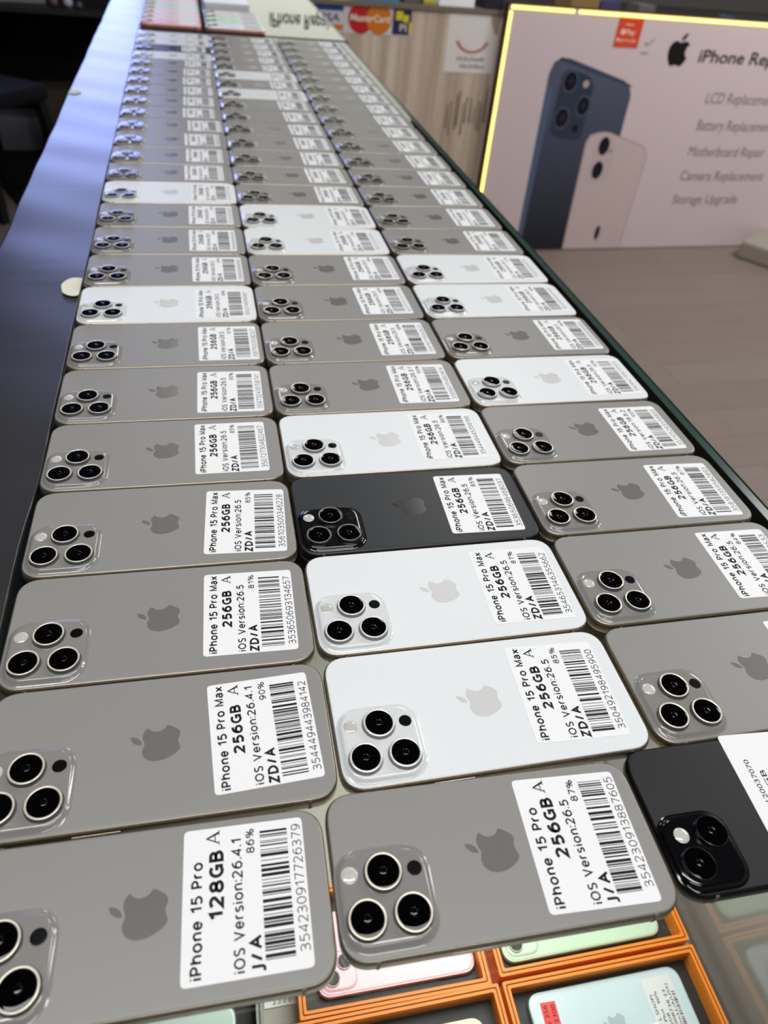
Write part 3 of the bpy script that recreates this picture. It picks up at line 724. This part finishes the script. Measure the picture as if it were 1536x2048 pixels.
boxed(-34.0, -505.0, -1.0, (214, 232, 224), 'pale mint', 'grey box with a pale mint phone beside the orange boxes', -6, 0, 112, 66, ox=142, oy=94, orange=False, gid=None)
boxed(130.0, 31.0, 0, (60, 62, 66), 'charcoal', 'orange box glimpsed through the gap between the phone rows', 0, 0, 146, 71)
# small white price tag by the pink phone's box
mb = MB(); mb.bbox((-13, -4, 0), (13, 4, 1.2), M_PAPER, 0.5); text(mb, '2 3 0 0', -6, 9, -2, 3.4, 1.35, M_INK, 0.0)
o = mb.obj('price_tag', None, (51.5, -474, SH+0.1), R(-1.5)); tag(o, 'white price tag strip on the shelf beside the orange boxes', 'price tag')

# ================================================================== SECOND COUNTER WITH PINK AND GREEN PHONES
t = thing('display_counter', 'second glass counter beyond the phone rows, with pink phones', 'display counter', (0, 0, 0))
mb = MB(); glass_slab(mb, CX0, 434, 1522, 2600, GT-12, GT); mb.obj('glass_top', t)
mb = MB(); mb.box((425, 1522, 560), (429, 2600, GT-12.2), M_GLASS); mb.obj('front_glass', t)
mb = MB(); mb.box((CX0, 1522, SH-14), (422, 2600, SH), mat('shelf_grey', (120, 120, 116), 0.6)); mb.obj('shelf', t)
mb = MB(); mb.box((CX0, 1522, 0), (422, 2600, SH-16), M_CARC); mb.box((CX0-12, 1522, 0), (CX0-1, 2600, GT-12.5), M_CARC); mb.obj('cabinet_body', t)

for nm, bk, fr_ in (('pink', (236, 196, 198), (242, 164, 152)), ('rose', (230, 214, 216), (222, 160, 152)), ('green', (206, 226, 208), (168, 196, 172)), ('bluewhite', (224, 234, 242), (240, 176, 166))):
    FIN[nm] = dict(back=bk, plate=bk, frame=fr_, ring=tuple(int(q*.9) for q in fr_), logo=tuple(min(255, int(q*1.02)) for q in bk))
mb = MB(); mb.loops([rrect(22, 28, 1.5, 0, n=3), rrect(22, 28, 1.5, 0.12, n=3)], M_PAPER, smooth=False); plain_label = mb.mesh('label_sticker_white')
mb = MB(); mb.loops([rrect(24, 30, 1.5, 0, n=3), rrect(24, 30, 1.5, 0.12, n=3)], M_PAPER, smooth=False)
for j in range(9):
    barcode(mb, -20+j*4.6, -17.4+j*4.6, -26, 26, 'g%d' % j, 0.17, mat('grey_ink', (110, 110, 112), 0.6))
grey_label = mb.mesh('label_sticker_text')
G2 = 'pink and green phones on the second counter'
cols = [('L', ['pink', 'rose', 'rose', 'rose', 'green', 'rose', 'pink']), ('M', ['bluewhite', 'green', 'green', 'rose'])]
NMC = {'pink': 'pink', 'rose': 'pale pink', 'green': 'pale green', 'bluewhite': 'bluish white'}
for c, L_ in cols:
    for i, fn in enumerate(L_):
        x = -7.0 if c == 'L' else 151.5
        y = (1574.5 if c == 'L' else 1568.0)+72.2*i
        lb = (plain_label, 42, 0, 0) if c == 'L' else (grey_label, 44, 0, 0)
        place_phone('base', fn, x, y, -1.5 if c == 'L' else -1.2, '%s phone, %s in the %s stack of the second counter' % (NMC[fn], ORD[i+1], 'left-hand' if c == 'L' else 'middle'), G2, lb)
mb = MB(); mb.bbox((-62, -90, 0), (62, 90, 22), mat('white_card', (240, 246, 252), 0.5), 1.5)
o = mb.obj('carton', None, (143, 1945, GT+0.1), R(2)); tag(o, 'flat white carton lying behind the green phones on the second counter', 'carton')

# lit signs hanging over the far end (above the photo's top edge; seen mirrored in the glass)
t = thing('shop_sign', 'backlit cream shop sign hanging beyond the second counter', 'shop sign', (0, 3600, 0))
M_SIGN = mat('sign_face', (236, 238, 224), 0.5, emit=(240, 242, 226), estr=SIGN_E)
mb = MB(); mb.box((262, 0, GT+85), (1180, 60, GT+700), mat('sign_case', (70, 70, 70), 0.5)); mb.obj('sign_case', t)
vf = lambda u, v, z: (u, -z, v)
mb = MB(); mb.poly([(266, -1, GT+89), (1176, -1, GT+89), (1176, -1, GT+696), (266, -1, GT+696)], M_SIGN)
text(mb, 'iPhone Repair', 420, 735, GT+212, 58, 1.6, mat('sign_ink', (40, 40, 42), 0.6), 0.02, vf); mb.obj('sign_face', t)
mb = MB(); mb.box((330, 20, GT+700), (345, 35, CEIL_Z), m_fr); mb.box((1090, 20, GT+700), (1105, 35, CEIL_Z), m_fr); mb.obj('hanging_rods', t)
t = thing('lit_screen', 'bluish white lit screen hanging beyond the black counter cover', 'screen', (0, 3600, 0))
mb = MB(); mb.box((-1000, 0, GT+60), (-140, 50, GT+960), mat('screen_case', (20, 20, 22), 0.4)); mb.obj('casing', t)
mb = MB(); mb.poly([(-990, -1, GT+70), (-150, -1, GT+70), (-150, -1, GT+950), (-990, -1, GT+950)], mat('screen_glow', (20, 20, 24), 0.3, emit=(166, 182, 255), estr=SCREEN_E)); mb.obj('screen', t)
mb = MB(); mb.box((-800, 15, GT+960), (-785, 30, CEIL_Z), m_fr); mb.box((-260, 15, GT+960), (-245, 30, CEIL_Z), m_fr); mb.obj('hanging_rods', t)

# ================================================================== WOODEN COUNTER AND THE LIT POSTER ACROSS THE AISLE
PA = R(3.3268); PO = (1989.8, 2682.1, 0)
def fv(u, v, z): return (u, -z, v)          # (along the front, height, out towards the viewer)
M_WOOD = wood_mat('counter_wood', (172, 152, 134), (196, 176, 157), (222, 206, 190), (26, 26, 0.7))
t = thing('shop_counter', 'wood-fronted shop counter across the aisle', 'shop counter', PO, PA)
mb = MB(); mb.box((-1690, 42, 0), (1500, 640, 950), M_WOOD); mb.obj('wood_front', t)
mb = MB(); mb.box((-1690, 36, 950), (1500, 650, 966), mat('counter_top_edge', (120, 108, 96), 0.4)); mb.obj('counter_top', t)
# worn print low on the wood front
mb = MB(); md = mat('worn_stain', (106, 86, 72), 0.7)
rnd = random.Random(3)
for i in range(11):
    u = -905+i*17+rnd.uniform(-4, 4); h0 = 520+rnd.uniform(-20, 40); h1 = h0+rnd.uniform(60, 150)
    mb.poly([fv(u, h0, -41.4), fv(u+rnd.uniform(4, 10), h0, -41.4), fv(u+rnd.uniform(3, 7), h1, -41.4), fv(u, h1, -41.4)], md)
mb.obj('worn_marks', t)

# card-brand sticker strip
def disc(mb, u, v, r, z, m, n=36, sx=1.0):
    mb.poly([fv(u+sx*r*math.cos(2*math.pi*i/n), v+r*math.sin(2*math.pi*i/n), z) for i in range(n)], m)
def quad(mb, u0, v0, u1, v1, z, m): mb.poly([fv(u0, v0, z), fv(u1, v0, z), fv(u1, v1, z), fv(u0, v1, z)], m)
mb = MB(); z = -41.0
mw = mat('sticker_white', (214, 206, 208), 0.4)
mb.box((-1672, 41.0, 860), (-1098, 41.8, 963), mw)
nav = mat('sticker_navy', (34, 62, 128), 0.4); red = mat('sticker_red', (190, 34, 34), 0.4); org = mat('sticker_orange', (214, 120, 26), 0.4); yel = mat('sticker_yellow', (224, 206, 40), 0.4); ind = mat('sticker_indigo', (44, 44, 78), 0.4)
z = -40.6
quad(mb, -1502, 868, -1372, 958, z+0.1, mat('sticker_frame', (196, 190, 196), 0.4)); quad(mb, -1499, 870, -1375, 956, z+0.2, mw)
quad(mb, -1499, 930, -1375, 948, z+0.3, nav); quad(mb, -1499, 870, -1375, 886, z+0.3, org)
text(mb, 'VISA', -1488, -1388, 896, 26, z+0.4, mat('sticker_blue', (70, 84, 130), 0.4), 0.02, fv, slant=0.15)
disc(mb, -1304, 911, 51, z+0.1, red); disc(mb, -1232, 911, 51, z+0.2, org)
text(mb, 'MasterCard', -1346, -1188, 902, 22, z+0.4, mat('sticker_text', (240, 226, 214), 0.4), 0.02, fv)
quad(mb, -1176, 864, -1100, 952, z+0.1, ind)
quad(mb, -1164, 912, -1136, 942, z+0.2, yel); quad(mb, -1134, 906, -1112, 930, z+0.2, yel); quad(mb, -1108, 866, -1100, 906, z+0.2, yel)
text(mb, 'PI', -1146, -1118, 876, 24, z+0.3, mw, 0.02, fv)
o = mb.obj('card_sticker', None, PO, PA); tag(o, 'white strip of card payment stickers on the wooden counter front', 'sticker')
# white leaflet with a red smile
mb = MB(); mp = mat('leaflet_paper', (226, 218, 214), 0.5)
mb.box((-944, 41.0, 744), (-726, 41.7, 954), mp)
arc = []
for k, rr in ((0, 58), (1, 74)):
    seq = [(-832+rr*1.05*math.cos(a), 872+k*4-rr*0.86*math.sin(a)) for a in [R(20+140*i/20) for i in range(21)]]
    arc += seq if k == 0 else seq[::-1]
flat(mb, arc, -40.8, mat('smile_red', (176, 112, 100), 0.5), fv)
gi = mat('leaflet_ink', (150, 140, 142), 0.6)
rnd = random.Random(5)
for base in (786, 760):
    u = -892+(18 if base == 760 else 0)
    while u < -775:
        w = rnd.uniform(4, 9); quad(mb, u, base, u+w, base+rnd.uniform(10, 17), -40.7, gi); u += w+rnd.uniform(2, 5)
flat(mb, [(-768, 954), (-726, 954), (-726, 880), (-742, 886), (-760, 920)], -40.7, mat('leaflet_fold', (176, 158, 136), 0.25), fv)
o = mb.obj('leaflet', None, PO, PA); tag(o, 'white leaflet with a red smile taped to the wooden counter front', 'leaflet')

# the LED-edged poster board
t = thing('poster_board', 'large pink repair poster board edged with yellow led strip', 'poster board', PO, PA)
M_PRINT = mat('poster_print', (212, 194, 195), 0.45, spec=0.35)
mb = MB(); mb.box((-716, 0.6, 2), (1300, 34, 996), mat('board_dark', (52, 44, 38), 0.6)); mb.obj('board', t)
mb = MB()
quad(mb, -712, 4, 1296, 992, 0.0, M_PRINT)
gm = bpy.data.materials.new('print_blue_phone'); gm.use_nodes = True
nt = gm.node_tree; b = nt.nodes['Principled BSDF']; b.inputs['Roughness'].default_value = 0.4
tc = nt.nodes.new('ShaderNodeTexCoord'); sp = nt.nodes.new('ShaderNodeSeparateXYZ'); cr = nt.nodes.new('ShaderNodeValToRGB')
cr.color_ramp.elements[0].position = 0.0; cr.color_ramp.elements[0].color = lin((18, 22, 36)); cr.color_ramp.elements[1].position = 0.84; cr.color_ramp.elements[1].color = lin((86, 91, 112))
nt.links.new(tc.outputs['Object'], sp.inputs[0]); nt.links.new(sp.outputs['Z'], cr.inputs[0]); nt.links.new(cr.outputs[0], b.inputs['Base Color'])
def rc(P, rads):
    """polygon with rounded corners"""
    out = []; n = len(P)
    for i in range(n):
        p = Vector(P[i]); a = Vector(P[i-1]); c = Vector(P[(i+1) % n]); r = rads[i]
        if r == 0: out.append(tuple(p)); continue
        d1 = (a-p).normalized()*r; d2 = (c-p).normalized()*r
        out += [tuple(p+d1)]+bez(tuple(p+d1), tuple(p+d1*0.45), tuple(p+d2*0.45), tuple(p+d2), 7)
    return out
flat(mb, rc([(-476, 5), (-60, 5), (-62, 735), (-440, 832), (-484, 790)], [0, 0, 60, 50, 40]), 0.3, gm, fv)
flat(mb, rc([(-474, 5), (-452, 5), (-446, 690), (-482, 740)], [0, 0, 12, 30]), 0.5, mat('print_blue_edge', (82, 96, 126), 0.4), fv)
flat(mb, rc([(-474, 790), (-440, 826), (-75, 732), (-70, 722), (-440, 812)], [4, 10, 4, 2, 8]), 0.5, mat('print_blue_rim', (58, 64, 84), 0.4), fv)
flat(mb, rc([(-425, 520), (-262, 500), (-258, 752), (-418, 792)], [40, 40, 46, 46]), 0.5, mat('print_camera_bump', (46, 56, 76), 0.35), fv)
lb, lr = mat('print_lens', (10, 10, 20), 0.3), mat('print_lens_ring', (84, 92, 112), 0.3)
for u, v, r in ((-374, 736, 37), (-287, 644, 36), (-378, 594, 38)):
    disc(mb, u, v, r+6, 0.7, lr, sx=0.82); disc(mb, u, v, r, 0.8, lb, sx=0.82); disc(mb, u+3, v+2, r*0.4, 0.9, mat('print_lens_in', (34, 34, 58), 0.3), sx=0.82)
disc(mb, -297, 729, 15, 0.8, mat('print_flash', (178, 160, 150), 0.4)); disc(mb, -302, 553, 15, 0.8, lb)
flat(mb, rc([(-219, 5), (106, 5), (110, 478), (-170, 556), (-232, 520)], [0, 0, 50, 60, 30]), 1.0, mat('print_pink_shade', (172, 152, 154), 0.4), fv)
flat(mb, rc([(-212, 5), (101, 5), (105, 474), (-168, 549), (-225, 514)], [0, 0, 48, 58, 28]), 1.1, mat('print_pink_phone', (204, 184, 183), 0.4), fv)
flat(mb, rc([(-180, 320), (-66, 320), (-66, 510), (-180, 534)], [30, 30, 40, 40]), 1.2, mat('print_pink_bump', (198, 178, 177), 0.4), fv)
for u, v in ((-131, 483), (-134, 378)): disc(mb, u, v, 40, 1.3, lr, sx=0.7); disc(mb, u, v, 36, 1.4, lb, sx=0.7)
disc(mb, -92, 462, 9, 1.3, mat('print_grey', (160, 140, 142), 0.4)); disc(mb, -44, 84, 36, 1.3, lb, sx=0.36)
A, B = logo_pts(5.2)
for P in (A, B): flat(mb, [(x+110, y+858) for x, y in P], 0.4, mat('print_black', (12, 8, 8), 0.4), fv)
pk = mat('print_black', (12, 8, 8)); pg = mat('print_grey_text', (118, 98, 98), 0.5)
text(mb, 'iPhone Repair', 224, 722, 832, 48, 0.4, pk, 0.018, fv)
for s, u1, bs in (('LCD Replacement', 720, 672), ('Battery Replacement', 760, 559), ('Motherboard Repair', 769, 445), ('Camera Replacement', 820, 334), ('Storage Upgrade', 716, 223)):
    text(mb, s, 333, u1, bs, 44, 0.4, pg, 0.0, fv)
flat(mb, [(-66, 890), (-50, 878), (-20, 906), (-22, 910), (-50, 886), (-62, 896)], 0.4, mat('print_faint', (140, 122, 122), 0.5), fv)
quad(mb, -72, 850, -36, 856, 0.4, mat('print_faint', (140, 122, 122)))
mb.obj('printed_sheet', t)
mb = MB(); mb.box((-213, -1.8, 871), (-96, -0.6, 975), mat('red_sticker', (220, 74, 40), 0.4))
mwt = mat('sticker_pale', (240, 206, 190), 0.4)
text(mb, 'Pay', -166, -124, 917, 19, 2.2, mwt, 0.02, fv); disc(mb, -182, 926, 11, 2.2, mwt); quad(mb, -176, 950, -140, 954, 2.2, mwt)
text(mb, 'scan to pay', -196, -112, 892, 11, 2.2, mwt, 0.02, fv); disc(mb, -200, 898, 6, 2.2, mwt)
mb.obj('sticker', t)
M_LED = mat('led_bead', (255, 240, 150), 0.4, emit=(255, 230, 120), estr=LED_E)
M_LEDT = mat('led_tape', (250, 226, 140), 0.5, emit=(255, 200, 70), estr=0.7)
def led_strip(a, b):
    mb = MB(); (u0, v0), (u1, v1) = a, b
    d = Vector((u1-u0, v1-v0)); L = d.length; d /= L; nrm = Vector((-d.y, d.x))*8
    P = [(u0-nrm.x, v0-nrm.y), (u1-nrm.x, v1-nrm.y), (u1+nrm.x, v1+nrm.y), (u0+nrm.x, v0+nrm.y)]
    if (P[1][0]-P[0][0])*(P[2][1]-P[0][1])-(P[1][1]-P[0][1])*(P[2][0]-P[0][0]) < 0: P = P[::-1]
    mb.poly([fv(p[0], p[1], 1.4) for p in P], M_LEDT)
    for q0, q1 in ((0, 1), (1, 2), (2, 3), (3, 0)):
        mb.poly([fv(*P[q0], 0.1), fv(*P[q1], 0.1), fv(*P[q1], 1.4), fv(*P[q0], 1.4)], M_LEDT)
    n = int(L/13.5)
    for i in range(n):
        c = Vector((u0, v0))+d*(L*(i+0.5)/n)
        ring = [[(c.x+r*math.cos(k*math.pi/4), -zz, c.y+r*math.sin(k*math.pi/4)) for k in range(8)] for r, zz in ((3.9, 1.4), (3.6, 3.2), (2.0, 4.4))]
        mb.loops(ring, M_LED)
    return mb.obj('led_strip', t)
led_strip((-704, 985), (-425, 984)); led_strip((-405, 984), (1280, 982)); led_strip((-703, 972), (-703, 20))

# things standing on the wooden counter
def on_counter(name, label, cat, u0, u1, d0, d1, h, m, group=None, r=3):
    mb = MB(); mb.bbox((u0, d0, 0), (u1, d1, h), m, r)
    o = mb.obj(name, None, (PO[0], PO[1], 966.2), PA); return tag(o, label, cat, group)
on_counter('plastic_tub', 'blue plastic tub on the counter above the card stickers', 'tub', -1330, -1150, 60, 200, 60, mat('blue_plastic', (70, 140, 180), 0.4))
on_counter('tool_pouch', 'grey tool pouch on the wooden counter beside the white paper bag', 'pouch', -1130, -1060, 70, 180, 45, mat('grey_fabric', (90, 90, 84), 0.8))
on_counter('sponge', 'yellow sponge on the wooden counter in front of the grey pouch', 'sponge', -1052, -1000, 56, 110, 16, mat('yellow_sponge', (168, 160, 60), 0.9))
on_counter('paper_bag', 'crisp white paper bag lying on the counter above the leaflet', 'paper bag', -990, -842, 50, 230, 70, mat('white_paper', (246, 246, 252), 0.7))
on_counter('storage_case', 'black storage case on the counter left of the led strip', 'case', -800, -716, 50, 300, 110, mat('black_case', (26, 28, 38), 0.5))
on_counter('carton', 'brown cardboard carton behind the poster board top', 'carton', -400, -270, 90, 240, 60, mat('brown_card', (142, 112, 66), 0.8))
on_counter('purse', 'purple pouch behind the poster board top beside the carton', 'pouch', -262, -170, 90, 200, 52, mat('purple_cloth', (62, 56, 100), 0.8))
on_counter('card_reader', 'grey card reader on the counter behind the poster', 'card reader', -60, 20, 120, 220, 45, mat('grey_plastic', (100, 96, 96), 0.5))
on_counter('work_mat', 'dark work mat covering the counter behind the poster board', 'work mat', -700, 1400, 60, 600, 4, mat('dark_mat', (44, 38, 36), 0.7), r=1)
t2 = thing('tablet', 'tablet with a pale blue rim at the right end of the counter', 'tablet', (PO[0], PO[1], 970.6), PA)
mb = MB(); mb.bbox((480, 80, 0), (720, 300, 10), mat('tablet_rim', (92, 126, 168), 0.4), 2); mb.obj('casing', t2)
mb = MB(); mb.box((496, 96, 10), (704, 284, 10.6), mat('tablet_glass', (16, 16, 20), 0.1)); mb.obj('screen', t2)
# light block by the foot of the poster
mb = MB(); mb.bbox((0, 0, 0), (420, 300, 90), mat('pale_block', (150, 142, 130), 0.7), 14)
o = mb.obj('floor_block', None, (2880, 2330, 0.2), R(35)); tag(o, 'pale grey block on the floor at the right foot of the poster', 'block')

# ================================================================== DARK WORK AREA LEFT OF THE COUNTER
M_BLK = mat('black_laminate', (9, 9, 10), 0.6, spec=0.2)
t = thing('work_desk', 'black work desk in the dark area left of the counter', 'desk', (0, 0, 0))
mb = MB(); mb.box((-2200, 3700, 708), (-190, 4300, 728), mat('desk_edge', (34, 33, 37), 0.5)); mb.obj('desk_top', t)
mb = MB(); mb.box((-2200, 4260, 0), (-190, 4300, 690), M_BLK); mb.obj('back_panel', t)
t = thing('picture_frame', 'white frame with a yellow picture on the black desk', 'picture frame', (-760, 3830, 728.2), R(6))
mb = MB(); mb.bbox((-130, 0, 0), (130, 22, 150), mat('frame_white', (150, 150, 152), 0.6), 4); mb.obj('frame', t)
mb = MB(); mb.box((-112, -1.5, 16), (112, 0.4, 130), mat('picture_yellow', (150, 142, 84), 0.6)); mb.obj('picture', t)
def ball(name, label, x, y, z, r, rgb):
    mb = MB(); mb.lathe([(r*math.sin(a), r-r*math.cos(a)) for a in [0.15+i*2.8/9 for i in range(10)]], mat('ball_%d_%d_%d' % rgb, rgb, 0.4), n=20, cap0=True)
    o = mb.obj(name, None, (x, y, z)); return tag(o, label, 'ornament')
ball('ornament', 'small pinkish round ornament on the black desk beside the frame', -585, 3790, 728.2, 20, (120, 100, 100))
ball('ornament', 'small bright white round ornament on the black desk edge', -520, 3780, 728.2, 22, (206, 202, 220))
ball('ornament', 'small dull grey round ornament on the black desk edge', -468, 3770, 728.2, 15, (96, 94, 104))
mb = MB(); mb.lathe([(38, 0), (40, 4), (40, 190), (36, 196), (30, 198)], mat('white_tin', (150, 144, 142), 0.5), cap0=True)
o = mb.obj('canister', None, (-268, 3760, 728.2)); tag(o, 'white canister on the desk beside the far end of the black cover', 'canister')
# chair
t = thing('chair', 'black chair standing in the dark area left of the counter', 'chair', (-905, 3260, 0), R(-35))
mc = mat('chair_fabric', (19, 19, 24), 0.9, spec=0.2); mk = mat('chair_frame', (10, 10, 12), 0.5)
mb = MB(); mb.bbox((-230, -220, 430), (210, 220, 500), mc, 22); mb.obj('seat', t)
mb = MB(); mb.bbox((-250, -210, 540), (-205, 210, 900), mc, 18); mb.obj('backrest', t)
mb = MB(); mb.box((-245, -30, 440), (-215, 30, 560), mk); mb.obj('back_support', t)
for sx in (-1, 1):
    for sy in (-1, 1):
        mb = MB(); a = (sx*180, sy*180); b_ = (sx*225, sy*215)
        mb.loops([[(b_[0]+dx, b_[1]+dy, 0) for dx, dy in ((-18, -18), (18, -18), (18, 18), (-18, 18))], [(a[0]+dx, a[1]+dy, 428) for dx, dy in ((-20, -20), (20, -20), (20, 20), (-20, 20))]], mk, cap0=True, smooth=False)
        mb.obj('leg', t)
mb = MB(); mb.bbox((-90, -110, 0), (90, 110, 330), mat('brown_carton', (70, 58, 50), 0.8), 4)
o = mb.obj('carton', None, (-690, 4080, 3.4), R(4)); tag(o, 'tall brown carton on the floor beside the far left edge of the counter', 'carton')
mb = MB(); mb.bbox((-110, -90, 0), (110, 90, 170), mat('grey_carton', (112, 110, 122), 0.8), 4)
o = mb.obj('carton', None, (-925, 4150, 3.4), R(8)); tag(o, 'grey carton on the floor under the black desk', 'carton')
mb = MB(); flat(mb, [(-2200, 6500*0+5000), (-2200, 4600), (-948, 3480), (-811, 3143), (-300, 3143), (-300, 3600), (-700, 3640), (-760, 3700), (-760, 5000)], 3.0, mat('rubber_mat', (8, 8, 9), 0.9, spec=0.2))  # black sheet added to make the floor by the chair dark
o = mb.obj('floor_mat'); tag(o, 'black rubber mat on the floor by the chair', 'mat')
